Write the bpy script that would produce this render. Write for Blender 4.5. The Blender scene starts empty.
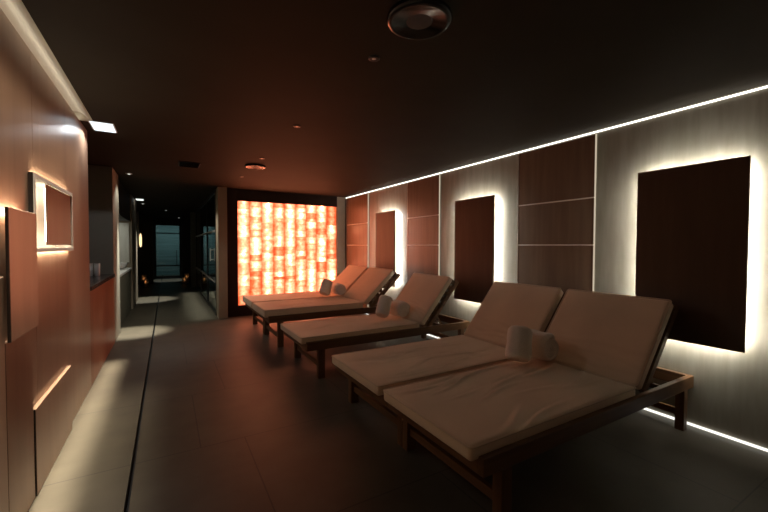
import bpy, bmesh, math, random
from mathutils import Vector, Matrix, noise

# ------------------------------------------------------------------ camera, world, exposure
C = bpy.context.scene.collection
SC = bpy.context.scene
FPX, YAW, PIT, ROLL, CAMH = 369.465, math.radians(30.42), math.radians(1.523), math.radians(0.208), 1.3374
cam = bpy.data.objects.new('camera', bpy.data.cameras.new('camera'))
C.objects.link(cam)
cam.data.sensor_width = 36.0
cam.data.lens = FPX / 768 * 36
cam.data.clip_start = 0.02
fw = Vector((math.sin(YAW) * math.cos(PIT), math.cos(YAW) * math.cos(PIT), -math.sin(PIT)))
rt = Vector((math.cos(YAW), -math.sin(YAW), 0))
up = rt.cross(fw)
r2 = rt * math.cos(ROLL) + up * math.sin(ROLL)
u2 = -rt * math.sin(ROLL) + up * math.cos(ROLL)
m = Matrix((r2, u2, -fw)).transposed().to_4x4()
m.translation = Vector((0, 0, CAMH))
cam.matrix_world = m
SC.camera = cam

world = bpy.data.worlds.new('world')
SC.world = world
world.use_nodes = True
world.node_tree.nodes['Background'].inputs[0].default_value = (1, 0.8, 0.6, 1)
world.node_tree.nodes['Background'].inputs[1].default_value = 0.0
SC.view_settings.view_transform = 'Standard'
SC.view_settings.look = 'None'
SC.view_settings.gamma = 1
SC.view_settings.exposure = 0.16
SC.view_settings.use_curve_mapping = False

# strengths of the lamps the room has
E_HALO, E_COVE, E_FLOOR, E_VERT = 88.0, 2.8, 1.2, 0.5
E_SALT = 1.0
E_NICHE, E_SLOT = 14.0, 4.0
W_WASH, W_SCALLOP, W_HALL = 16.5, 11.0, 620.0
WARM = (1.0, 0.975, 0.89)
COOL = (0.88, 0.95, 1.0)

XR, XL, YE, H = 3.378, -0.631, 7.396, 2.4
YB = -1.9                      # wall behind the photographer


def spot(name, loc, watts, size, blend, color, radius=0.03):
    d = bpy.data.lights.new(name, 'SPOT')
    d.energy, d.spot_size, d.spot_blend, d.color, d.shadow_soft_size = watts, math.radians(size), blend, color, radius
    o = bpy.data.objects.new(name, d)
    C.objects.link(o)
    o.location = loc
    return o


def area(name, loc, watts, sx, sy, color, spread=180, rot=(0, 0, 0)):
    d = bpy.data.lights.new(name, 'AREA')
    d.shape = 'RECTANGLE'
    d.energy, d.size, d.size_y, d.color, d.spread = watts, sx, sy, color, math.radians(spread)
    o = bpy.data.objects.new(name, d)
    C.objects.link(o)
    o.location, o.rotation_euler = loc, rot
    return o


# linear wall washer in the ceiling slot along the wood wall, and the lamp of the ceiling box
area('slot_wall_washer', (-0.545, 1.8, 2.385), W_WASH, 0.05, 6.8, (1.0, 0.91, 0.74), 8)
area('slot_wall_washer', (-0.575, 1.2, 2.385), W_WASH * 0.9, 0.03, 5.6, (1.0, 0.91, 0.74), 28)  # second, wider wash added to brighten the wood wall
spot('box_lamp', (-0.49, 4.16, 2.372), W_SCALLOP, 151, 0.06, COOL, 0.03)
# hallway downlights, with some added lights among them
spot('hall_spot_light', (-0.46, 6.8, 2.37), W_HALL * 1.3, 28, 0.8, (1.0, 0.98, 0.85))
spot('hall_spot_light', (-0.42, 10.75, 2.37), W_HALL * 0.6, 34, 0.6, (0.97, 1.0, 0.92))
spot('hall_spot_light', (0.05, 16.4, 2.37), W_HALL * 0.2, 40, 0.6, (0.9, 1.0, 0.97))
spot('hall_spot_light', (-0.40, 6.75, 2.36), 14, 120, 0.5, (1.0, 0.97, 0.85))
spot('hall_spot_light', (0.25, 7.5, 2.36), 34, 110, 0.5, (1.0, 0.97, 0.85))  # added spot without a fitting, brightens the column face
area('hall_floor_fill', (0.53, 9.6, 2.39), 4.0, 0.3, 4.4, (0.95, 1.0, 0.88), 12)  # unseen light added for the bright floor band beside the glazing
area('terrace_lamp', (0.1, 18.0, 2.39), 16, 1.8, 0.3, (0.62, 0.92, 1.0), 150, (math.radians(35), 0, 0))
area('glazed_room_fill', (2.0, 9.6, 2.35), 0.25, 1.2, 2.5, (0.75, 1.0, 0.95))  # unseen light added for a faint teal glow behind the glass


# ------------------------------------------------------------------ materials
def new_mat(name):
    mt = bpy.data.materials.new(name)
    mt.use_nodes = True
    nt = mt.node_tree
    b = nt.nodes['Principled BSDF']
    return mt, nt, b


def nd(nt, t, **kw):
    n = nt.nodes.new(t)
    for k, v in kw.items():
        setattr(n, k, v)
    return n


def coords(nt, scale=(1, 1, 1), kind='Object', rot=(0, 0, 0)):
    tc = nd(nt, 'ShaderNodeTexCoord')
    mp = nd(nt, 'ShaderNodeMapping')
    mp.inputs['Scale'].default_value = scale
    mp.inputs['Rotation'].default_value = rot
    nt.links.new(tc.outputs[kind], mp.inputs['Vector'])
    return mp.outputs['Vector']


def ramp(nt, fac, stops):
    r = nd(nt, 'ShaderNodeValToRGB')
    els = r.color_ramp.elements
    while len(els) < len(stops):
        els.new(0.5)
    for e, (p, c) in zip(els, stops):
        e.position = p
        e.color = (*c, 1)
    nt.links.new(fac, r.inputs['Fac'])
    return r.outputs['Color']


def bump(nt, b, height, strength=0.2, dist=0.002):
    bp = nd(nt, 'ShaderNodeBump')
    bp.inputs['Strength'].default_value = strength
    bp.inputs['Distance'].default_value = dist
    nt.links.new(height, bp.inputs['Height'])
    nt.links.new(bp.outputs['Normal'], b.inputs['Normal'])


def noisy(name, c1, c2, scale=(1, 1, 1), nscale=5.0, rough=0.5, metal=0.0, bmp=0.0, detail=4, spec=0.5, dist=0.002, sheen=0):
    mt, nt, b = new_mat(name)
    v = coords(nt, scale)
    n = nd(nt, 'ShaderNodeTexNoise')
    n.inputs['Scale'].default_value = nscale
    n.inputs['Detail'].default_value = detail
    nt.links.new(v, n.inputs['Vector'])
    nt.links.new(ramp(nt, n.outputs['Fac'], [(0.3, c1), (0.7, c2)]), b.inputs['Base Color'])
    b.inputs['Roughness'].default_value = rough
    b.inputs['Metallic'].default_value = metal
    b.inputs['Specular IOR Level'].default_value = spec
    if sheen:
        b.inputs['Sheen Weight'].default_value = sheen
        b.inputs['Sheen Roughness'].default_value = 0.6
    if bmp:
        bump(nt, b, n.outputs['Fac'], bmp, dist)
    return mt


def wood(name, c1, c2, axis='X', rough=0.4, spec=0.5, fine=1.0):
    mt, nt, b = new_mat(name)
    s = {'X': (1.2, 18, 18), 'Y': (18, 1.2, 18), 'Z': (18, 18, 1.2)}[axis]
    v = coords(nt, tuple(q * fine for q in s))
    n = nd(nt, 'ShaderNodeTexNoise')
    n.inputs['Scale'].default_value = 1.0
    n.inputs['Detail'].default_value = 6
    n.inputs['Distortion'].default_value = 0.6
    nt.links.new(v, n.inputs['Vector'])
    nt.links.new(ramp(nt, n.outputs['Fac'], [(0.28, c1), (0.72, c2)]), b.inputs['Base Color'])
    b.inputs['Roughness'].default_value = rough
    b.inputs['Specular IOR Level'].default_value = spec
    bump(nt, b, n.outputs['Fac'], 0.12, 0.001)
    return mt


def emit(name, color, strength):
    mt = bpy.data.materials.new(name)
    mt.use_nodes = True
    nt = mt.node_tree
    nt.nodes.clear()
    e = nd(nt, 'ShaderNodeEmission')
    e.inputs[0].default_value = (*color, 1)
    e.inputs[1].default_value = strength
    o = nd(nt, 'ShaderNodeOutputMaterial')
    nt.links.new(e.outputs[0], o.inputs[0])
    return mt


def floor_tile():
    mt, nt, b = new_mat('floor_tile')
    v = coords(nt)
    mp = nd(nt, 'ShaderNodeMapping')
    mp.inputs['Location'].default_value = (-0.455 + 1.2 * 4, -0.69 + 10, 0)
    nt.links.new(v, mp.inputs['Vector'])
    br = nd(nt, 'ShaderNodeTexBrick')
    br.offset, br.offset_frequency, br.squash = 0.23, 2, 1.0
    br.inputs['Color1'].default_value = (0.086, 0.071, 0.049, 1)
    br.inputs['Color2'].default_value = (0.082, 0.068, 0.047, 1)
    br.inputs['Mortar'].default_value = (0.042, 0.036, 0.028, 1)
    br.inputs['Scale'].default_value = 1.0
    br.inputs['Mortar Size'].default_value = 0.004
    br.inputs['Mortar Smooth'].default_value = 0.1
    br.inputs['Brick Width'].default_value = 1.2
    br.inputs['Row Height'].default_value = 1.0
    nt.links.new(mp.outputs['Vector'], br.inputs['Vector'])
    n = nd(nt, 'ShaderNodeTexNoise')
    n.inputs['Scale'].default_value = 4.0
    n.inputs['Detail'].default_value = 7
    nt.links.new(v, n.inputs['Vector'])
    mx = nd(nt, 'ShaderNodeMix', data_type='RGBA', blend_type='MULTIPLY')
    mx.inputs['Factor'].default_value = 1.0
    nt.links.new(br.outputs['Color'], mx.inputs['A'])
    nt.links.new(ramp(nt, n.outputs['Fac'], [(0.3, (0.8, 0.8, 0.8)), (0.7, (1.1, 1.1, 1.1))]), mx.inputs['B'])
    nt.links.new(mx.outputs['Result'], b.inputs['Base Color'])
    b.inputs['Roughness'].default_value = 0.5
    b.inputs['Specular IOR Level'].default_value = 0.35
    bump(nt, b, n.outputs['Fac'], 0.05, 0.002)
    return mt


def fabric(name, c):
    mt, nt, b = new_mat(name)
    v = coords(nt)
    n = nd(nt, 'ShaderNodeTexNoise')
    n.inputs['Scale'].default_value = 3.0
    n.inputs['Detail'].default_value = 5
    nt.links.new(v, n.inputs['Vector'])
    nt.links.new(ramp(nt, n.outputs['Fac'], [(0.3, tuple(q * 0.9 for q in c)), (0.7, c)]), b.inputs['Base Color'])
    w = nd(nt, 'ShaderNodeTexNoise')
    w.inputs['Scale'].default_value = 420.0
    nt.links.new(v, w.inputs['Vector'])
    b.inputs['Roughness'].default_value = 0.75
    b.inputs['Specular IOR Level'].default_value = 0.25
    b.inputs['Sheen Weight'].default_value = 0.15
    bump(nt, b, w.outputs['Fac'], 0.12, 0.0008)
    return mt


def salt():
    mt = bpy.data.materials.new('backlit_salt')
    mt.use_nodes = True
    nt = mt.node_tree
    nt.nodes.clear()
    at = nd(nt, 'ShaderNodeAttribute', attribute_name='core')
    ti = nd(nt, 'ShaderNodeAttribute', attribute_name='tint')
    v = coords(nt, (1, 1, 1))
    n = nd(nt, 'ShaderNodeTexNoise')
    n.inputs['Scale'].default_value = 13.0
    n.inputs['Detail'].default_value = 5
    nt.links.new(v, n.inputs['Vector'])
    a1 = nd(nt, 'ShaderNodeMath', operation='MULTIPLY_ADD')     # core*0.42 + tint
    nt.links.new(at.outputs['Fac'], a1.inputs[0])
    a1.inputs[1].default_value = 0.52
    nt.links.new(ti.outputs['Fac'], a1.inputs[2])
    a2 = nd(nt, 'ShaderNodeMath', operation='MULTIPLY_ADD')
    nt.links.new(n.outputs['Fac'], a2.inputs[0])
    a2.inputs[1].default_value = 0.80
    nt.links.new(a1.outputs[0], a2.inputs[2])
    a3 = nd(nt, 'ShaderNodeMath', operation='SUBTRACT')
    nt.links.new(a2.outputs[0], a3.inputs[0])
    a3.inputs[1].default_value = 0.37
    col = ramp(nt, a3.outputs[0], [(0.0, (0.85, 0.10, 0.03)), (0.20, (1.3, 0.22, 0.07)), (0.40, (2.0, 0.44, 0.20)),
                                   (0.60, (3.8, 0.84, 0.43)), (0.76, (9.0, 2.1, 0.95)), (0.88, (24.0, 11.0, 4.6)), (1.0, (36.0, 21.0, 9.0))])
    e = nd(nt, 'ShaderNodeEmission')
    nt.links.new(col, e.inputs[0])
    e.inputs[1].default_value = E_SALT
    o = nd(nt, 'ShaderNodeOutputMaterial')
    nt.links.new(e.outputs[0], o.inputs[0])
    return mt


def glass_mat(name, tint, rough=0.0):
    mt, nt, b = new_mat(name)
    b.inputs['Base Color'].default_value = (*tint, 1)
    b.inputs['Roughness'].default_value = rough
    b.inputs['Transmission Weight'].default_value = 1.0
    b.inputs['IOR'].default_value = 1.45
    return mt


M = {
    'floor': floor_tile(),
    'ceiling': noisy('ceiling_paint', (0.032, 0.026, 0.019), (0.038, 0.031, 0.0225), nscale=2.0, rough=0.7, spec=0.06),
    'cove_paint': noisy('cove_paint', (0.55, 0.5, 0.42), (0.6, 0.55, 0.46), nscale=3.0, rough=0.7, spec=0.2),
    'dark_paint': noisy('dark_paint', (0.020, 0.019, 0.016), (0.028, 0.026, 0.022), nscale=3.0, rough=0.6),
    'olive_paint': noisy('olive_paint', (0.13, 0.12, 0.085), (0.15, 0.14, 0.10), nscale=2.0, rough=0.6),
    'grey_paint': noisy('grey_paint', (0.26, 0.25, 0.20), (0.29, 0.28, 0.225), nscale=3.0, rough=0.6),
    'beige_paint': noisy('beige_paint', (0.34, 0.27, 0.19), (0.38, 0.30, 0.21), nscale=3.0, rough=0.6),
    'stone': noisy('wall_stone', (0.235, 0.216, 0.168), (0.31, 0.286, 0.226), scale=(1, 9, 1.2), nscale=2.2, rough=0.42, bmp=0.06, detail=8),
    'cladding': noisy('wall_cladding', (0.165, 0.108, 0.068), (0.22, 0.15, 0.098), scale=(1, 9, 0.7), nscale=2.0, rough=0.33, bmp=0.04, detail=6),
    'panel': noisy('panel_veneer', (0.078, 0.050, 0.033), (0.10, 0.064, 0.042), scale=(1, 8, 0.8), nscale=2.0, rough=0.5),
    'panel_edge': noisy('panel_edge', (0.05, 0.03, 0.02), (0.06, 0.035, 0.022), rough=0.5),
    'veneer': wood('wall_veneer', (0.27, 0.162, 0.104), (0.34, 0.212, 0.138), 'Z', 0.32, 0.5, 0.5),
    'veneer_red': wood('counter_veneer', (0.25, 0.098, 0.046), (0.31, 0.125, 0.06), 'Z', 0.4, 0.5, 0.5),
    'worktop': noisy('counter_top', (0.03, 0.022, 0.018), (0.04, 0.028, 0.022), rough=0.25),
    'teak': wood('stained_teak', (0.095, 0.045, 0.018), (0.185, 0.090, 0.036), 'X', 0.5, 0.35),
    'teak_y': wood('stained_teak_across', (0.095, 0.045, 0.018), (0.185, 0.090, 0.036), 'Y', 0.5, 0.35),
    'teak_z': wood('stained_teak_upright', (0.095, 0.045, 0.018), (0.185, 0.090, 0.036), 'Z', 0.5, 0.35),
    'fabric': fabric('mattress_fabric', (0.80, 0.635, 0.45)),
    'piping': fabric('mattress_piping', (0.70, 0.55, 0.39)),
    'towel': noisy('terry_cloth', (0.74, 0.69, 0.59), (0.86, 0.81, 0.71), nscale=160.0, rough=0.95, bmp=0.8, detail=2, spec=0.1, dist=0.004, sheen=0.3),
    'salt': salt(),
    'salt_frame': noisy('salt_frame', (0.022, 0.010, 0.006), (0.030, 0.014, 0.009), scale=(6, 6, 0.8), nscale=2.0, rough=0.6, spec=0.2),
    'metal': noisy('pale_metal', (0.62, 0.58, 0.5), (0.7, 0.66, 0.58), rough=0.35, metal=0.6),
    'dark_metal': noisy('dark_metal', (0.03, 0.03, 0.03), (0.045, 0.045, 0.045), rough=0.35, metal=0.7),
    'gloss_black': noisy('gloss_black', (0.006, 0.006, 0.006), (0.01, 0.01, 0.01), rough=0.18),
    'white': noisy('white_enamel', (0.72, 0.7, 0.66), (0.78, 0.76, 0.72), rough=0.4),
    'white_matt': noisy('niche_lining', (0.78, 0.74, 0.66), (0.82, 0.78, 0.70), rough=0.7),
    'terrace': noisy('terrace_boards', (0.10, 0.14, 0.135), (0.16, 0.21, 0.20), scale=(0.6, 1, 9), nscale=2.0, rough=0.6, detail=6),
    'glass': glass_mat('clear_glass', (0.80, 0.92, 0.88)),
    'cup_glass': glass_mat('frosted_cup', (0.95, 0.93, 0.88), 0.4),
    'halo': emit('halo_led', WARM, E_HALO),
    'cove': emit('cove_led', WARM, E_COVE),
    'floor_led': emit('floor_led', WARM, E_FLOOR),
    'vert_led': emit('upright_led', (1.0, 0.85, 0.62), E_VERT),
    'niche_led': emit('niche_led', (1.0, 0.86, 0.66), E_NICHE),
    'edge_led': emit('edge_led', (1.0, 0.88, 0.68), 45.0),
    'slot_led': emit('slot_diffuser', (1.0, 0.92, 0.76), E_SLOT),
    'box_led': emit('box_diffuser', COOL, 1.5),
    'spot_led': emit('downlight_lens', (0.95, 1.0, 0.96), 1.4),
    'spot_dim': emit('dim_lens', (1.0, 0.6, 0.4), 0.35),
    'sconce_led': emit('sconce_glow', (1.0, 0.70, 0.36), 1.6),
    'flame': emit('candle_flame', (1.0, 0.42, 0.14), 3.0),
    'vanity_led': emit('vanity_led', (0.95, 1.0, 0.9), 3.0),
}


# ------------------------------------------------------------------ mesh helpers
class MB:
    def __init__(self):
        self.bm = bmesh.new()

    def box(self, x0, x1, y0, y1, z0, z1, bev=0.0, seg=2, mat=None):
        r = bmesh.ops.create_cube(self.bm, size=1.0)
        vs = r['verts']
        for v in vs:
            v.co = Vector(((x0 + x1) / 2 + v.co.x * (x1 - x0), (y0 + y1) / 2 + v.co.y * (y1 - y0), (z0 + z1) / 2 + v.co.z * (z1 - z0)))
        if bev:
            es = list({e for v in vs for e in v.link_edges})
            r = bmesh.ops.bevel(self.bm, geom=es, offset=bev, segments=seg, affect='EDGES', profile=0.5)
            vs = list({v for v in r['verts']} | {v for v in vs if v.is_valid})
        if mat is not None:
            for v in vs:
                v.co = mat @ v.co
        return self

    def bar(self, p, q, w, h, bev=0.003, side=Vector((0, 1, 0))):
        """straight bar from p to q, w along `side`, h across."""
        p, q = Vector(p), Vector(q)
        d = (q - p).normalized()
        s = (side - d * side.dot(d)).normalized()
        t = d.cross(s)
        mt = Matrix((d, s, t)).transposed().to_4x4()
        mt.translation = (p + q) / 2
        L = (q - p).length
        return self.box(-L / 2, L / 2, -w / 2, w / 2, -h / 2, h / 2, bev, 2, mt)

    def lathe(self, prof, at=(0, 0, 0), n=32, axis='Z'):
        rings = []
        for r, z in prof:
            ring = []
            for i in range(n):
                a = 2 * math.pi * i / n
                c = Vector((r * math.cos(a), r * math.sin(a), z))
                ring.append(self.bm.verts.new(c + Vector(at)))
            rings.append(ring)
        for a, b in zip(rings, rings[1:]):
            for i in range(n):
                self.bm.faces.new((a[i], a[(i + 1) % n], b[(i + 1) % n], b[i]))
        if prof[0][0] > 1e-5:
            self.bm.faces.new(list(reversed(rings[0])))
        if prof[-1][0] > 1e-5:
            self.bm.faces.new(rings[-1])
        return self

    def tube(self, pts, r, n=8, closed=False):
        pts = [Vector(p) for p in pts]
        N = len(pts)
        rings = []
        for i, p in enumerate(pts):
            a = pts[(i - 1) % N] if (closed or i > 0) else p
            b = pts[(i + 1) % N] if (closed or i < N - 1) else p
            d = (b - a).normalized()
            s = d.cross(Vector((0, 0, 1)))
            if s.length < 1e-4:
                s = d.cross(Vector((1, 0, 0)))
            s.normalize()
            t = s.cross(d)
            rings.append([self.bm.verts.new(p + (s * math.cos(2 * math.pi * k / n) + t * math.sin(2 * math.pi * k / n)) * r) for k in range(n)])
        for i in range(N if closed else N - 1):
            a, b = rings[i], rings[(i + 1) % N]
            for k in range(n):
                self.bm.faces.new((a[k], a[(k + 1) % n], b[(k + 1) % n], b[k]))
        if not closed:
            self.bm.faces.new(list(reversed(rings[0])))
            self.bm.faces.new(rings[-1])
        return self

    def build(self, name, mat, parent=None, smooth=False, kind=None):
        bmesh.ops.recalc_face_normals(self.bm, faces=self.bm.faces)
        me = bpy.data.meshes.new(name)
        self.bm.to_mesh(me)
        self.bm.free()
        me.materials.append(mat if not isinstance(mat, str) else M[mat])
        if smooth:
            for p in me.polygons:
                p.use_smooth = True
        o = bpy.data.objects.new(name, me)
        C.objects.link(o)
        if parent is not None:
            o.parent = parent
        if kind:
            o['kind'] = kind
        return o


def thing(name, label, cat, loc=(0, 0, 0), rotz=0.0, group=None):
    o = bpy.data.objects.new(name, None)
    o.empty_display_size = 0.1
    C.objects.link(o)
    o.location = loc
    o.rotation_euler = (0, 0, rotz)
    return tag(o, label, cat, group)


def tag(o, label, cat, group=None):
    o['label'], o['category'] = label, cat
    if group:
        o['group'] = group
    return o


def dup(root, label, loc=None, rotz=None, group=None):
    r = root.copy()
    C.objects.link(r)
    if loc is not None:
        r.location = loc
    if rotz is not None:
        r.rotation_euler = (0, 0, rotz)
    r['label'] = label
    if group:
        r['group'] = group
    for ch in list(root.children):
        c = ch.copy()
        C.objects.link(c)
        c.parent = r
        for g in list(ch.children):
            d = g.copy()
            C.objects.link(d)
            d.parent = c
    return r


def struct(name, mb, mat, smooth=False):
    return mb.build(name, mat, None, smooth, 'structure')


def local(root, o):
    """mesh was made in world space: bring it into the space of its thing."""
    o.parent = root
    o.matrix_parent_inverse = Matrix.Identity(4)
    mt = (Matrix.Translation(root.location) @ Matrix.Rotation(root.rotation_euler.z, 4, 'Z')).inverted()
    o.data.transform(mt)
    return o


# ------------------------------------------------------------------ setting: floor, ceiling, walls
GR0, GR1 = -0.203, -0.181          # the drain groove running down the floor
f = MB()
f.box(-1.6, GR0, YB, 19.6, -0.06, 0)
f.box(GR1, XR + 0.1, YB, 19.6, -0.06, 0)
struct('floor', f, 'floor')
g = MB()
g.box(GR0, GR1, YB, 17.0, -0.06, -0.045)
struct('trim_1', g, 'dark_metal')

c = MB()                           # ceiling, open along the light slot over the wood wall
SX = -0.535
c.box(SX, XR + 0.1, YB, 19.6, H, H + 0.16)
c.box(-1.6, SX, 4.05, 19.6, H, H + 0.16)
c.box(-1.6, SX, YB, 4.05, H + 0.12, H + 0.16)
struct('ceiling', c, 'ceiling')
cv = MB()                          # curved cove over the top of the wood wall, lit by a strip hidden behind its edge
prof = [(SX, H), (SX - 0.006, H + 0.001), (SX - 0.016, H + 0.005), (SX - 0.028, H + 0.013), (SX - 0.042, H + 0.025), (SX - 0.060, H + 0.043),
        (SX - 0.072, H + 0.053), (SX - 0.086, H + 0.060), (SX - 0.105, H + 0.063), (SX - 0.25, H + 0.063), (SX - 0.25, H + 0.12), (SX, H + 0.12)]
rows = [[cv.bm.verts.new((x, y, z)) for x, z in prof] for y in (YB, 4.05)]
k = len(prof)
for i in range(k):
    cv.bm.faces.new((rows[0][i], rows[0][(i + 1) % k], rows[1][(i + 1) % k], rows[1][i]))
cv.bm.faces.new(rows[0]); cv.bm.faces.new(list(reversed(rows[1])))
cv.box(XL - 0.15, SX, 4.03, 4.049, H - 0.001, H + 0.062)
struct('trim_2', cv, 'cove_paint')

# wall with the loungers' head ends: stone sections between clad sections
w = MB()
w.box(XR, XR + 0.1, YB, YE + 0.12, 0, H)
struct('wall_right', w, 'stone')
e = MB()
e.box(0.955, XR + 0.1, YE + 0.06, YE + 0.2, 0, H)
struct('wall_end', e, 'salt_frame')
b = MB()
b.box(-1.6, XR + 0.1, YB - 0.12, YB, 0, H + 0.16)
struct('wall_back', b, 'olive_paint')

# wood wall with its niche opening
NY0, NY1, NZ0, NZ1 = 2.655, 3.565, 1.304, 1.717
w = MB()
T = 0.20
w.box(XL - T, XL, YB, 2.737, 0, NZ0)
w.box(XL - T, XL, 2.741, 4.40, 0, NZ0)
w.box(XL - T, XL, YB, NY0, NZ0, NZ1)
w.box(XL - T, XL, NY1, 4.40, NZ0, NZ1)
w.box(XL - T, XL, YB, 2.737, NZ1, H - 0.03)
w.box(XL - T, XL, 2.741, 4.05, NZ1, H - 0.03)
w.box(XL - T, XL, 4.05, 4.40, NZ1, H)
w.box(XL - 0.014, XL, YB, 4.05, H - 0.03, H - 0.004)
w.box(XL - T - 0.02, XL - T, YB, 4.40, 0, H)
struct('wall_left', w, 'veneer')
# recess with the counter, pillar, vanity recess, second pillar, hallway wall
w = MB()
w.box(-1.42, -1.30, 4.40, 11.0, 0, H)
w.box(-1.30, XL - T, 4.28, 4.40, 0, H)
struct('wall_recess', w, 'olive_paint')
w = MB()
w.box(-1.30, XL, 6.22, 6.95, 0, H, 0.004)
struct('wall_pillar', w, 'grey_paint')
w = MB()
w.box(-1.30, XL, 9.35, 10.9, 0, H, 0.004)
struct('wall_hall_pillar', w, 'beige_paint')
w = MB()
w.box(-1.30, -0.86, 10.9, 17.2, 0, H)
w.box(-0.86, -0.42, 15.0, 15.3, 0, H)
w.box(0.46, 1.05, 15.0, 15.3, 0, H)
w.box(0.95, 1.05, 13.6, 17.2, 0, H)
struct('wall_hall', w, 'dark_paint')
w = MB()
w.box(-1.3, -0.42, 17.0, 17.2, 0, H)
w.box(0.48, 1.1, 17.0, 17.2, 0, H)
w.box(-0.42, 0.48, 17.0, 17.2, 2.2, H)
struct('wall_hall_end', w, 'dark_paint')
w = MB()
w.box(0.66, 0.90, 13.2, 13.6, 0, H, 0.004)
struct('wall_hall_pier', w, 'olive_paint')
w = MB()
w.box(0.80, 0.952, YE - 0.11, YE + 0.25, 0, H, 0.003)
struct('wall_column', w, 'beige_paint')
w = MB()
w.box(3.3, 3.42, YE + 0.2, 13.6, 0, H)
w.box(0.95, 3.4, 13.5, 13.6, 0, H)
w.box(0.952, 3.4, YE + 0.2, YE + 0.25, 0, H)
struct('wall_glazed_room', w, 'olive_paint')
w = MB()
w.box(-1.6, 1.6, 19.3, 19.42, 0, H)
struct('wall_terrace', w, 'terrace')
w = MB()
w.box(-1.6, -1.5, 17.2, 19.3, 0, H)
w.box(1.5, 1.6, 17.2, 19.3, 0, H)
struct('wall_terrace_sides', w, 'dark_paint')

# glazed hallway partition
w = MB()
for y0, y1 in ((YE + 0.25, YE + 0.30), (9.35, 9.40), (11.3, 11.36), (13.14, 13.2)):
    w.box(0.79, 0.83, y0, y1, 0, H)
w.box(0.79, 0.83, YE + 0.25, 13.2, 0, 0.06)
w.box(0.79, 0.83, YE + 0.25, 13.2, H - 0.06, H)
win = struct('window_1', w, 'dark_metal')
g = MB()
for y0, y1 in ((YE + 0.30, 9.35), (9.40, 11.3), (11.36, 13.14)):
    g.box(0.804, 0.816, y0, y1, 0.06, H - 0.06)
g.build('window_pane', 'glass', win)
g = MB()
g.box(0.785, 0.789, YE + 0.30, 13.14, 1.60, 1.64)
g.box(0.785, 0.789, YE + 0.30, 13.14, 0.62, 0.66)
g.build('window_reflection', 'metal', win)  # pale strips stand in for light lines reflected in the glass
g = MB()
g.box(0.755, 0.775, 8.33, 8.37, 1.02, 1.28, 0.004)
g.box(0.775, 0.804, 8.34, 8.36, 1.04, 1.06)
g.box(0.775, 0.804, 8.34, 8.36, 1.24, 1.26)
g.build('window_handle', 'metal', win)

# glazed doors at the hallway's end
w = MB()
for x0, x1 in ((-0.42, -0.37), (0.43, 0.48)):
    w.box(x0, x1, 17.06, 17.12, 0.02, 2.2)
w.box(-0.42, 0.48, 17.06, 17.12, 2.13, 2.2)
w.box(-0.42, 0.48, 17.06, 17.12, 1.80, 1.84)
w.box(-0.42, 0.48, 17.06, 17.12, 0.02, 0.12)
w.box(-0.42, 0.48, 17.06, 17.12, 0.50, 0.55)
dr = struct('door_1', w, 'dark_metal')
g = MB()
g.box(-0.37, 0.43, 17.085, 17.095, 0.12, 2.13)
g.build('door_pane', 'glass', dr)
g = MB()
g.box(0.32, 0.345, 17.0, 17.02, 0.55, 1.15, 0.004)
g.box(0.32, 0.345, 17.02, 17.06, 0.60, 0.63)
g.box(0.32, 0.345, 17.02, 17.06, 1.08, 1.11)
g.build('door_handle', 'dark_metal', dr)

# ------------------------------------------------------------------ lights built into the long stone wall
o = MB().box(XR - 0.010, XR - 0.001, YB + 0.01, YE - 0.005, H - 0.024, H - 0.012).build('cove_light_strip', 'cove')
tag(o, 'warm light strip in the slot where the stone wall meets the ceiling', 'light strip')
o = MB().box(XR - 0.014, XR - 0.001, YB + 0.01, YE - 0.08, 0.004, 0.020).build('floor_light_strip', 'floor_led')
tag(o, 'warm light strip on the floor along the foot of the stone wall', 'light strip')
slot = MB().box(XL - 0.040, XL - 0.030, YB + 0.01, 4.04, H - 0.0295, H + 0.002).build('slot_light', 'slot_led')
tag(slot, 'long pale light slot in the ceiling along the top of the wood wall', 'light slot')


# brown clad sections, three boards each, with a pale upright light line on the side facing the camera
def clad(y0, y1, label, ledlabel, led=True):
    t = thing('wall_cladding', label, 'wall panel', (XR, (y0 + y1) / 2, 0), 0, 'brown clad sections of the stone wall')
    zs = [(0.03, 1.350), (1.362, 1.784), (1.796, 2.362)]
    for z0, z1 in zs:
        local(t, MB().box(XR - 0.014, XR - 0.0005, y0 + 0.012, y1 - 0.006, z0, z1, 0.002, 1).build('board', 'cladding'))
    for z in (1.356, 1.790):
        local(t, MB().box(XR - 0.017, XR - 0.0005, y0 + 0.012, y1 - 0.006, z - 0.0055, z + 0.0055).build('trim_strip', 'white_matt'))
    local(t, MB().box(XR - 0.017, XR - 0.0005, y1 - 0.005, y1 + 0.003, 0.03, 2.362).build('edge_strip', 'metal'))
    if led:
        o = MB().box(XR - 0.017, XR - 0.0005, y0 + 0.003, y0 + 0.009, 0.03, 2.362).build('upright_light_strip', 'vert_led')
        tag(o, ledlabel, 'light strip', 'thin upright light lines on the stone wall')


clad(1.936, 2.795, 'brown three-board wall section between the widest and the middle backlit panels',
     'upright light line beside the widest backlit panel')
clad(4.168, 4.988, 'brown three-board wall section between the middle and the farthest backlit panels',
     'upright light line beside the middle backlit panel')
clad(6.342, YE - 0.07, 'brown wall section in the corner next to the glowing salt wall',
     'upright light line beside the farthest backlit panel')


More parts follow.
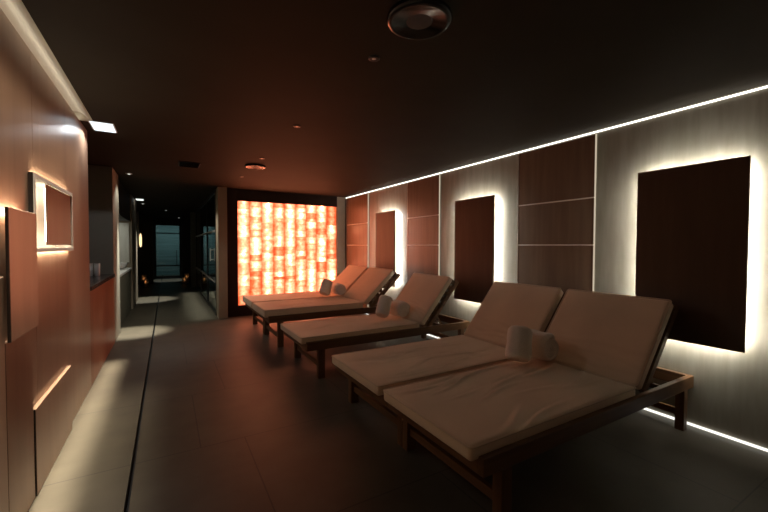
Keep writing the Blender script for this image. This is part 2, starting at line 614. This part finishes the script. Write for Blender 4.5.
# dark panels standing off the wall with light behind them
def halo_panel(y0, y1, z0, z1, label):
    t = thing('backlit_panel', label, 'wall panel', (XR, (y0 + y1) / 2, z0), 0, 'dark backlit panels on the stone wall')
    xf = XR - 0.090
    local(t, MB().box(xf, xf + 0.018, y0, y1, z0, z1, 0.0015, 1).build('face_panel', 'panel'))
    k = 0.030
    local(t, MB().box(xf + 0.018, XR - 0.0005, y0 + 0.16, y1 - 0.16, z0 + 0.16, z1 - 0.16).build('mount', 'panel_edge'))
    st = MB()
    xa, xb = xf + 0.022, xf + 0.032
    st.box(xa, xb, y0 + k, y0 + k + 0.01, z0 + k, z1 - k)
    st.box(xa, xb, y1 - k - 0.01, y1 - k, z0 + k, z1 - k)
    st.box(xa, xb, y0 + k, y1 - k, z0 + k, z0 + k + 0.01)
    st.box(xa, xb, y0 + k, y1 - k, z1 - k - 0.01, z1 - k)
    local(t, st.build('light_strip', 'halo'))


halo_panel(0.885, 1.554, 0.638, 1.938, 'widest dark backlit panel on the stone wall, behind the closest lounger')
halo_panel(3.079, 3.755, 0.646, 1.938, 'dark backlit panel behind the single lounger, middle one of the wall')
halo_panel(5.256, 5.905, 0.646, 1.938, 'dark backlit panel nearest the glowing salt wall')

# ------------------------------------------------------------------ glowing salt wall
random.seed(11)
SY = YE
salt_t = thing('salt_wall', 'glowing wall of pink and orange salt bricks in a dark frame', 'salt wall', (2.16, YE + 0.03, 0))
SX0, SX1, SZ0, SZ1 = 1.150, 3.166, 0.200, 2.183
fr = MB()
fr.box(0.953, SX0, SY, SY + 0.058, 0, H - 0.002, 0.002, 1)
fr.box(SX0, SX1, SY, SY + 0.058, 0, SZ0, 0.002, 1)
fr.box(SX0, SX1, SY, SY + 0.058, SZ1, H - 0.002, 0.002, 1)
local(salt_t, fr.build('frame', 'salt_frame'))
local(salt_t, MB().box(SX1, 3.36, SY, SY + 0.058, 0, H - 0.002, 0.002, 1).build('lit_stile', 'beige_paint'))  # beige puts the light caught by the dark frame into the colour


def salt_column(x0, x1, k):
    bm = bmesh.new()
    core = bm.verts.layers.float.new('core')
    tint = bm.verts.layers.float.new('tint')
    z = SZ0
    while z < SZ1 - 0.001:
        h = random.choice((0.06, 0.10, 0.14, 0.18, 0.22, 0.12))
        if SZ1 - z - h < 0.05:
            h = SZ1 - z
        tv = random.choice((0.16, 0.2, 0.22, 0.24, 0.18, 0.12, 0.25, 0.04, -0.16)) + random.uniform(-0.05, 0.05)
        if h < 0.09:
            tv -= 0.12
        nx, nz = 12, max(4, int(h / 0.022))
        grid = []
        for j in range(nz + 1):
            row = []
            for i in range(nx + 1):
                u, v = i / nx, j / nz
                ex = min(u, 1 - u) * (x1 - x0)
                ez = min(v, 1 - v) * h
                ed = min(ex, ez * 1.1)
                c_ = min(1.0, ed / 0.045)
                px, pz = x0 + u * (x1 - x0), z + v * h
                d = 0.022 * math.sqrt(c_) + 0.010 * noise.noise(Vector((px * 11, pz * 11, k * 3.1)))
                vt = bm.verts.new((px, SY + 0.05 - d, pz))
                vt[core] = min(1.0, ex / 0.095) ** 0.7 * min(1.0, 0.78 + ez / 0.09)
                vt[tint] = tv
                row.append(vt)
            grid.append(row)
        for j in range(nz):
            for i in range(nx):
                bm.faces.new((grid[j][i], grid[j][i + 1], grid[j + 1][i + 1], grid[j + 1][i]))
        z += h
    bmesh.ops.recalc_face_normals(bm, faces=bm.faces)
    me = bpy.data.meshes.new('brick_column')
    bm.to_mesh(me)
    bm.free()
    me.materials.append(M['salt'])
    for p in me.polygons:
        p.use_smooth = True
    o = bpy.data.objects.new('brick_column', me)
    C.objects.link(o)
    local(salt_t, o)


for k in range(9):
    cw = (SX1 - SX0) / 9
    salt_column(SX0 + k * cw, SX0 + (k + 1) * cw, k)

# ------------------------------------------------------------------ wood wall: proud panels and the lit niche
def wood_panel(y0, y1, z0, z1, d, label, gap=0.0):
    o = MB().box(gap, d, -(y1 - y0) / 2, (y1 - y0) / 2, 0, z1 - z0, 0.0025, 1).build('wood_panel', 'veneer')
    o.location = (XL + 0.0005, (y0 + y1) / 2, z0)
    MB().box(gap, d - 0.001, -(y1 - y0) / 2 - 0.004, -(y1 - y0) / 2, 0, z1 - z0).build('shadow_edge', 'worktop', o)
    return tag(o, label, 'wall panel', 'raised panels of the wood wall')


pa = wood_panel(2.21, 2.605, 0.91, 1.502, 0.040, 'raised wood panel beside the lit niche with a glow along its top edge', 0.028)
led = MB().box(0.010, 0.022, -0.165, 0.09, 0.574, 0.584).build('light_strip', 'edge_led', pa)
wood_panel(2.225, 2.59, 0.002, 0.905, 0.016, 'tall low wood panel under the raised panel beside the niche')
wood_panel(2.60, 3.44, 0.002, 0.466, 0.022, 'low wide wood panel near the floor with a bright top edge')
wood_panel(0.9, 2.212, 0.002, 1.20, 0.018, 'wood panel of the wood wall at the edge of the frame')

nt_ = thing('lit_niche', 'square lit niche in the wood wall with a brown panel inside', 'niche light', (XL, 3.11, 1.297))
ln = MB()
ly0, ly1, lz0, lz1, xf, xb = 2.66, 3.56, 1.309, 1.712, XL + 0.025, XL - 0.07
t_ = 0.010
ln.box(xb - 0.01, xb, ly0, ly1, lz0, lz1)
ln.box(xb, xf, ly0, ly0 + t_, lz0, lz1)
ln.box(xb, xf, ly1 - t_, ly1, lz0, lz1)
ln.box(xb, xf, ly0 + t_, ly1 - t_, lz0, lz0 + t_)
ln.box(xb, xf, ly0 + t_, ly1 - t_, lz1 - t_, lz1)
local(nt_, ln.build('lining', 'white_matt'))
fl_ = MB()
for a in ((2.645, 2.66, 1.297, 1.724), (3.56, 3.575, 1.297, 1.724), (2.66, 3.56, 1.297, 1.309), (2.66, 3.56, 1.712, 1.724)):
    fl_.box(xf - 0.004, xf, *a)
local(nt_, fl_.build('rim', 'white_matt'))  # white puts the light on the rim's front into its colour
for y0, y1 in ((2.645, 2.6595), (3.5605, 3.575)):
    local(nt_, MB().box(XL + 0.001, xf - 0.0045, y0, y1, 1.297, 1.724).build('shaded_rim_side', 'worktop'))  # dark colour stands in for the shade beside the niche
local(nt_, MB().box(XL + 0.011, XL + 0.018, 2.915, 3.548, 1.337, 1.698, 0.0015, 1).build('face_panel', 'veneer'))
local(nt_, MB().box(xb, XL + 0.011, 3.40, 3.50, 1.45, 1.57).build('mount', 'panel_edge'))
sp = MB()
for a in ((2.935, 2.945, 1.36, 1.675), (2.945, 3.53, 1.36, 1.37), (2.945, 3.53, 1.665, 1.675)):
    sp.box(XL + 0.003, XL + 0.010, *a)
local(nt_, sp.build('light_strip', 'niche_led'))
for z in (1.714, 1.300):
    local(nt_, MB().box(XL + 0.007, XL + 0.019, 2.70, 3.52, z, z + 0.007).build('outer_light_strip', 'edge_led'))

# ------------------------------------------------------------------ sun loungers
def rbox(L, W, T_, r, nx, ny, disp=None):
    """soft-edged mattress block: x 0..L, y -W/2..W/2, z 0..T_ ; disp(x,y) raises the top."""
    def stops(a, b, n):
        s_ = [a, a + r * 0.3, a + r * 0.65, a + r]
        s_ += [a + r + (b - a - 2 * r) * i / n for i in range(1, n)]
        return s_ + [b - r, b - r * 0.65, b - r * 0.3, b]
    xs, ys, zs = stops(0, L, nx), stops(-W / 2, W / 2, ny), stops(0, T_, 2)
    bm = bmesh.new()
    cache = {}

    def vert(x, y, z):
        key = (round(x, 6), round(y, 6), round(z, 6))
        if key not in cache:
            q = Vector((min(max(x, r), L - r), min(max(y, -W / 2 + r), W / 2 - r), min(max(z, r), T_ - r)))
            p = Vector((x, y, z))
            d = p - q
            if d.length > 1e-9:
                p = q + d.normalized() * r
            if disp and z > T_ * 0.5:
                p.z += disp(x, y) * min(1, (z - T_ * 0.5) / (T_ * 0.5))
            cache[key] = bm.verts.new(p)
        return cache[key]

    def sheet(A, B, fn):
        for i in range(len(A) - 1):
            for j in range(len(B) - 1):
                q = [fn(A[i], B[j]), fn(A[i + 1], B[j]), fn(A[i + 1], B[j + 1]), fn(A[i], B[j + 1])]
                bm.faces.new(q)
    for z in (0, T_):
        sheet(xs, ys, lambda a, b_: vert(a, b_, z))
    for y in (-W / 2, W / 2):
        sheet(xs, zs, lambda a, b_: vert(a, y, b_))
    for x in (0, L):
        sheet(ys, zs, lambda a, b_: vert(x, a, b_))
    mb = MB()
    mb.bm.free()
    mb.bm = bm
    return mb


def wrinkles(seed, L, W, amp=0.009, back=False):
    rnd = random.Random(seed)
    cr = []
    for _ in range(9 if back else 16):
        if back:
            ang = math.pi / 2 + rnd.uniform(-0.25, 0.25)
            cx = rnd.uniform(0.06, 0.26)
        else:
            ang = rnd.uniform(-0.15, 0.4)
            cx = rnd.uniform(0.3, L - 0.02)
        cr.append((cx, rnd.uniform(-W / 2, W / 2), ang, rnd.uniform(0.12, 0.35), rnd.uniform(0.010, 0.018), rnd.uniform(0.4, 1.1)))

    def f(x, y):
        h = 0.008 * noise.noise(Vector((x * 2.2, y * 2.6, seed)))
        edge = min(1, max(0, min(y + W / 2, W / 2 - y, x, L - x)) / 0.04)
        for cx, cy, a, ln_, wd, k in cr:
            dx, dy = x - cx, y - cy
            u, v = dx * math.cos(a) + dy * math.sin(a), -dx * math.sin(a) + dy * math.cos(a)
            v += 0.02 * math.sin(u * 9 + cx * 7)
            h += amp * k * math.exp(-(u / ln_) ** 2) * (math.exp(-(v / wd) ** 2) - 0.7 * math.exp(-((v - wd * 1.8) / wd) ** 2))
        return h * edge
    return f


def piping(L, W, z, r=0.0045, cr=0.02):
    pts = []
    for (cx, cy, a0) in ((L - cr, W / 2 - cr, 0), (cr, W / 2 - cr, 90), (cr, -W / 2 + cr, 180), (L - cr, -W / 2 + cr, 270)):
        for k in range(5):
            a = math.radians(a0 + k * 22.5)
            pts.append((cx + cr * math.cos(a), cy + cr * math.sin(a), z))
    return MB().tube(pts, r, 6, True)


HINGE = 1.447


def make_lounger(label, loc, thick, rail_top, ang, seed, group=None):
    """local x runs from the foot (0) to the head (2.19)."""
    t = thing('sun_lounger', label, 'sun lounger', loc, 0, 'wooden sun loungers along the stone wall')
    hw = 0.422
    zt = rail_top
    zb = zt - 0.088
    for s in (-1, 1):
        y0, y1 = (hw - 0.038, hw) if s > 0 else (-hw, -hw + 0.038)
        rl = MB().box(0.05, 2.206, y0, y1, zb, zt, 0.005).build('side_rail', 'teak', t)
        for x, hx in ((0.205, 0.036), (2.082, 0.028)):
            ya, yb = (hw - 0.058, hw - 0.0005) if s > 0 else (-hw + 0.0005, -hw + 0.058)
            MB().box(x - hx, x + hx, ya, yb, 0, zb, 0.004).build('leg', 'teak_z', t)
    MB().box(0.05, 0.085, -hw + 0.038, hw - 0.038, zb, zt, 0.004).build('foot_rail', 'teak_y', t)
    MB().box(2.171, 2.206, -hw + 0.038, hw - 0.038, zb, zt, 0.004).build('head_rail', 'teak_y', t)
    for x in (0.205, 2.082):
        MB().box(x - 0.014, x + 0.014, -hw + 0.058, hw - 0.058, 0.10, 0.15, 0.003).build('stretcher', 'teak_y', t)
    sl = MB()
    x = 0.10
    while x < HINGE - 0.02:
        sl.box(x, x + 0.055, -hw + 0.038, hw - 0.038, zt - 0.044, zt - 0.023, 0.002, 1)
        x += 0.075
    sl.build('slat_deck', 'teak_y', t)
    W = 0.784
    seat = rbox(HINGE - 0.004, W, thick, min(0.022, thick * 0.4), 84, 56, wrinkles(seed, HINGE, W)).build('seat_mattress', 'fabric', t, True)
    seat.location = (0, 0, zt - 0.022)
    pp = piping(HINGE - 0.004, W, thick - 0.006).build('piping', 'piping', seat, True)
    # backrest: u up along the slope, front face through the seat top's head edge
    Lb = 0.692
    tb = min(thick, 0.075)
    zs = zt - 0.022 + thick
    ca, sa = math.cos(ang), math.sin(ang)
    rot = Matrix.Rotation(-ang, 4, 'Y')
    cush = rbox(Lb, W, tb, min(0.022, tb * 0.4), 44, 44, wrinkles(seed + 50, Lb, W, 0.0035, True)).build('backrest_mattress', 'fabric', t, True)
    org = Vector((HINGE + sa * tb, 0, zs - ca * tb)) + Vector((0.004, 0, 0.002))
    cush.data.transform(Matrix.Translation(org) @ rot)
    pb = piping(Lb, W, tb - 0.006).build('piping', 'piping', cush, True)
    pb.data.transform(Matrix.Translation(org) @ rot)
    # wooden back frame
    fbm = MB()
    for s in (-1, 1):
        yc = s * 0.355
        fbm.box(0.03, 0.735, yc - 0.02, yc + 0.02, -0.105, -0.055, 0.003)
    for k in range(8):
        u = 0.05 + k * 0.088
        fbm.box(u, u + 0.05, -0.345, 0.345, -0.056, -0.006, 0.002, 1)
    bf = fbm.build('backrest_frame', 'teak_y', t)
    bf.data.transform(Matrix.Translation(org) @ rot)
    up_ = org + Vector((ca * 0.24 + sa * 0.065, 0, sa * 0.24 - ca * 0.065))
    for s in (-1, 1):
        MB().bar((up_.x, s * 0.295, up_.z), (1.85, s * 0.295, zt - 0.03), 0.024, 0.03).build('prop', 'teak', t)
    MB().box(1.835, 1.865, -hw + 0.038, hw - 0.038, zt - 0.06, zt - 0.028, 0.003).build('prop_bar', 'teak_y', t)
    return t


A49 = math.radians(50)
make_lounger('sun lounger closest to the camera, front half of the near double bed', (1.164, 1.601, 0), 0.074, 0.383, A49, 3)
make_lounger('sun lounger forming the far half of the near double bed with two rolled towels', (1.164, 2.447, 0), 0.074, 0.383, A49, 8)
make_lounger('single sun lounger standing alone in the middle of the row', (1.13, 3.925, 0), 0.072, 0.380, A49, 14)
make_lounger('thick-mattress sun lounger of the far double bed, the half next to the single lounger', (1.078, 5.283, 0), 0.104, 0.418, math.radians(43), 21)
make_lounger('thick-mattress sun lounger of the far double bed, right against the glowing salt wall', (1.078, 6.129, 0), 0.104, 0.418, math.radians(43), 27)


# ------------------------------------------------------------------ rolled towels
def towel(label, p, q, R, seed, group):
    """towel rolled round the axis p->q."""
    p, q = Vector(p), Vector(q)
    d = (q - p).normalized()
    L = (q - p).length
    s = d.cross(Vector((0, 0, 1)))
    s.normalize()
    t = s.cross(d)
    turns, n = 4.25, 150
    pitch = R / (turns + 0.3)
    th = pitch * 0.93
    mb = MB()
    bm = mb.bm
    rows = []
    ns = 14
    for j in range(ns + 1):
        v = j / ns
        row = []
        for i in range(n + 1):
            u = i / n
            a = turns * 2 * math.pi * u + seed
            rc = 0.004 + (R - th * 0.5 - 0.004) * u
            tel = 0.012 * (1 - u) * (1 if j > ns / 2 else -1) * (1 if j in (0, ns) else 0)
            ax = (v - 0.5) * L - tel
            rr = rc + (0.004 * noise.noise(Vector((a * 0.7, v * 5, seed))) + 0.006 * noise.noise(Vector((math.cos(a) * 1.3, math.sin(a) * 1.3, v * 2 + seed)))) * u
            edge = 1.0 if 0 < j < ns else 0.72
            rr *= 1 - 0.16 * abs(2 * v - 1) ** 7
            for k, off in enumerate((-th / 2 * edge, th / 2 * edge)):
                r_ = max(0.001, rr + off)
                row.append(bm.verts.new((p + q) / 2 + d * ax + (s * math.cos(a) + t * math.sin(a)) * r_))
        rows.append(row)
    for j in range(ns):
        A, B = rows[j], rows[j + 1]
        for i in range(n):
            bm.faces.new((A[2 * i + 1], A[2 * i + 3], B[2 * i + 3], B[2 * i + 1]))
            bm.faces.new((A[2 * i], B[2 * i], B[2 * i + 2], A[2 * i + 2]))
        bm.faces.new((A[0], A[1], B[1], B[0]))
        bm.faces.new((A[2 * n], B[2 * n], B[2 * n + 1], A[2 * n + 1]))
    for A, fl2 in ((rows[0], False), (rows[-1], True)):
        for i in range(n):
            bm.faces.new((A[2 * i], A[2 * i + 2], A[2 * i + 3], A[2 * i + 1]))
    o = mb.build('rolled_towel', 'towel', None, True)
    loc = (p + q) / 2
    o.data.transform(Matrix.Translation(-loc))
    o.location = loc
    return tag(o, label, 'towel', group)


def towel_pair(x, y, z, sc, seed, la, lb, group):
    # one lies along the foot of the backrest, coiled end towards the camera; one leans up against it
    R = 0.108 * sc
    towel(la, (x + 0.006, y + 0.12, z + R), (x - 0.006, y - 0.125, z + R), R, seed, group)
    towel(lb, (x - 0.272, y - 0.030, z + 0.046), (x - 0.172, y + 0.035, z + 0.262), 0.096 * sc, seed + 2, group)


towel_pair(2.556, 1.905, 0.434, 1.06, 0.3, 'rolled white towel lying with its coiled end showing on the near double bed',
           'rolled white towel leaning up against the lying one on the near double bed', 'towels on the near double bed')
towel_pair(2.53, 3.92, 0.438, 1.0, 1.3, 'rolled white towel lying near the backrest of the single lounger',
           'rolled white towel leaning up on the single lounger', 'towels on the single lounger')
towel_pair(2.480, 5.74, 0.503, 1.0, 2.2, 'rolled white towel lying on the far double bed near the salt wall',
           'rolled white towel leaning up on the far double bed near the salt wall', 'towels on the far double bed')

# ------------------------------------------------------------------ ceiling fittings
def speaker(x, y, label):
    t = thing('ceiling_speaker', label, 'speaker', (x, y, H), 0, 'round ceiling speakers')
    MB().lathe([(0.118, 0.0), (0.150, 0.0), (0.152, -0.012), (0.146, -0.024), (0.128, -0.028), (0.118, -0.020)], n=48).build('rim', 'gloss_black', t, True)
    MB().lathe([(0.118, -0.004), (0.116, -0.016), (0.06, -0.020), (0.0, -0.021)], n=48).build('grille', 'dark_paint', t, True)
    return t


sp0 = speaker(1.022, 1.425, 'black round speaker in the ceiling at the top edge of the photo')
sp1 = dup(sp0, 'round speaker in the ceiling in front of the glowing salt wall', (1.025, 5.14, H))
sp1.scale = (0.88, 0.88, 0.88)


def small_spot(y, label, x=1.005, proto=None):
    t = thing('ceiling_downlight', label, 'downlight', (x, y, H), 0, 'small switched-off ceiling downlights')
    MB().lathe([(0.016, 0.0), (0.032, 0.0), (0.033, -0.004), (0.028, -0.008), (0.018, -0.006)], n=24).build('rim', 'dark_metal', t, True)
    MB().lathe([(0.017, -0.001), (0.012, -0.006), (0.0, -0.007)], n=16).build('lens', 'white', t, True)
    return t


s0 = small_spot(1.856, 'tiny ceiling downlight beside the black speaker at the top of the photo', 1.02)
dup(s0, 'tiny ceiling downlight in the middle of the ceiling, between the two speakers', (1.005, 3.244, H))
dup(s0, 'tiny ceiling downlight just before the far round speaker', (1.003, 4.64, H))
dup(s0, 'tiny ceiling downlight behind the far round speaker, closest to the salt wall', (0.998, 6.03, H))

t = thing('ceiling_vent', 'dark rectangular air vent in the ceiling near the hallway', 'vent', (0.262, 5.49, H))
MB().box(-0.125, 0.125, -0.16, 0.16, -0.008, 0, 0.002, 1).build('frame', 'dark_metal', t)
v = MB()
for k in range(9):
    y = -0.14 + k * 0.034
    v.box(-0.11, 0.11, y, y + 0.016, -0.013, -0.008)
v.build('grille', 'gloss_black', t)

t = thing('ceiling_lamp', 'bright white rectangular lamp on the ceiling by the wood wall corner', 'ceiling lamp', (-0.482, 4.165, H))
MB().box(-0.09, 0.09, -0.15, 0.15, -0.003, 0, 0.001, 1).build('housing', 'white', t)
MB().box(-0.080, 0.080, -0.140, 0.140, -0.007, -0.003, 0.002, 1).build('diffuser', 'box_led', t)

# ------------------------------------------------------------------ counter in the recess, cups
t = thing('counter', 'reddish wood counter with a dark top in the recess behind the wood wall', 'counter', (-0.96, 5.31, 0))
local(t, MB().box(-1.295, XL, 4.405, 6.215, 0.0, 0.905, 0.002, 1).build('body', 'veneer_red'))
local(t, MB().box(-1.297, XL + 0.012, 4.403, 6.217, 0.905, 0.945, 0.002, 1).build('worktop', 'worktop'))


def cup(x, y, z, label):
    t = thing('drinking_cup', label, 'cup', (x, y, z), 0, 'white cups on the dark counter top')
    MB().lathe([(0.0, 0.0), (0.022, 0.0), (0.027, 0.004), (0.031, 0.155), (0.029, 0.155), (0.025, 0.010), (0.0, 0.008)], n=24).build('body', 'white', t, True)
    MB().lathe([(0.029, 0.155), (0.033, 0.157), (0.031, 0.161), (0.028, 0.158)], n=24).build('lip', 'white', t, True)


cup(-0.845, 5.92, 0.945, 'white cup on the counter, the one deeper in the recess')
cup(-0.772, 5.92, 0.945, 'white cup on the counter, the one nearer the front edge')

# ------------------------------------------------------------------ vanity recess further along the hallway
t = thing('vanity_cabinet', 'low hallway vanity cabinet with a pale ledge past the beige pillar', 'cabinet', (-0.98, 8.15, 0))
local(t, MB().box(-1.295, -0.66, 6.96, 9.34, 0, 0.83, 0.003, 1).build('body', 'olive_paint'))
local(t, MB().box(-1.297, -0.645, 6.955, 9.345, 0.83, 0.87, 0.003, 1).build('worktop', 'white'))
o = MB().lathe([(0.0, 0.0), (0.12, 0.0), (0.19, 0.05), (0.21, 0.12), (0.205, 0.125), (0.18, 0.06), (0.11, 0.015), (0.0, 0.012)], (0, 0, 0), 32).build('wash_basin', 'white', None, True)
o.location = (-0.88, 8.75, 0.87)
tag(o, 'white bowl basin standing on the pale vanity ledge', 'basin')
o = MB().box(-1.295, -0.68, 9.325, 9.348, 0.98, 1.80, 0.002, 1).build('splash_panel', 'white_matt')
tag(o, 'pale lit panel on the end wall above the basin', 'wall panel')
t = thing('upper_cabinet', 'dark cabinet hanging above the basin in the hallway recess', 'cabinet', (-0.98, 8.15, 1.80))
local(t, MB().box(-1.295, -0.66, 6.96, 9.34, 1.83, 2.39, 0.003, 1).build('body', 'dark_paint'))
local(t, MB().box(-1.1, -0.9, 7.9, 9.2, 1.815, 1.83).build('light_strip', 'vanity_led'))

# ------------------------------------------------------------------ hallway ceiling lamps, sconce, candles
def hall_spot(x, y, r, label):
    t = thing('hall_downlight', label, 'downlight', (x, y, H), 0, 'lit downlights in the hallway ceiling')
    MB().lathe([(r * 0.8, 0.0), (r * 1.2, 0.0), (r * 1.2, -0.006), (r * 0.8, -0.010)], n=24).build('rim', 'metal', t, True)
    MB().lathe([(r * 0.8, -0.002), (r * 0.5, -0.012), (0.0, -0.014)], n=16).build('lens', 'spot_led', t, True)


hall_spot(-0.475, 6.66, 0.035, 'small lit downlight at the mouth of the hallway')
hall_spot(-0.52, 11.25, 0.04, 'small lit downlight in the hallway beside the bright lamp panel')
hall_spot(-0.016, 12.95, 0.03, 'faint lit downlight in the middle of the hallway ceiling')
hall_spot(0.40, 16.2, 0.035, 'faint lit downlight near the hallway doors')


def hall_panel(x, y, label):
    t = thing('hall_lamp_panel', label, 'ceiling lamp', (x, y, H), 0, 'lamp panels in the hallway ceiling')
    MB().box(-0.08, 0.08, -0.14, 0.14, -0.012, 0, 0.003, 1).build('housing', 'white', t)
    MB().box(-0.07, 0.07, -0.13, 0.13, -0.020, -0.012, 0.002, 1).build('diffuser', 'spot_led', t)


hall_panel(-0.53, 10.2, 'bright lamp panel in the hallway ceiling, nearer one')
hall_panel(-0.56, 15.6, 'thin bright lamp panel in the hallway ceiling, near the dark doorway')

t = thing('wall_sconce', 'tall thin wall lamp glowing amber on the dark hallway wall', 'wall lamp', (-0.72, 13.6, 1.2))
local(t, MB().box(-0.858, -0.735, 13.585, 13.615, 1.25, 2.38, 0.003, 1).build('back_plate', 'metal'))
local(t, MB().lathe([(0.0, 1.28), (0.02, 1.30), (0.032, 1.38), (0.032, 1.58), (0.02, 1.68), (0.0, 1.70)], (-0.70, 13.6, 0), 20).build('shade', 'sconce_led', None, True))


def lantern(x, y, h, label):
    t = thing('candle_lantern', label, 'lantern', (x, y, 0), 0, 'candle lanterns on the hallway floor')
    r = 0.075
    MB().lathe([(0.0, 0.0), (r, 0.0), (r, 0.02), (0.0, 0.022)], n=20).build('base', 'dark_metal', t, True)
    MB().lathe([(r * 0.95, 0.02), (r * 0.95, h), (r * 0.90, h), (r * 0.90, 0.02)], n=20).build('glass_cylinder', 'cup_glass', t, True)
    MB().lathe([(0.0, 0.022), (0.03, 0.022), (0.03, h * 0.45), (0.0, h * 0.45)], n=16).build('candle', 'white', t, True)
    MB().lathe([(0.0, h * 0.45), (0.016, h * 0.45 + 0.02), (0.010, h * 0.45 + 0.05), (0.0, h * 0.45 + 0.08)], n=12).build('flame', 'flame', t, True)


lantern(-0.60, 13.95, 0.26, 'candle lantern on the sconce side of the hallway, the closer of its pair')
lantern(-0.68, 14.6, 0.36, 'candle lantern on the sconce side of the hallway, the farther of its pair')
lantern(0.50, 14.25, 0.26, 'candle lantern on the glazed side of the hallway, the closer of its pair')
lantern(0.58, 14.75, 0.36, 'candle lantern on the glazed side of the hallway, the farther of its pair')
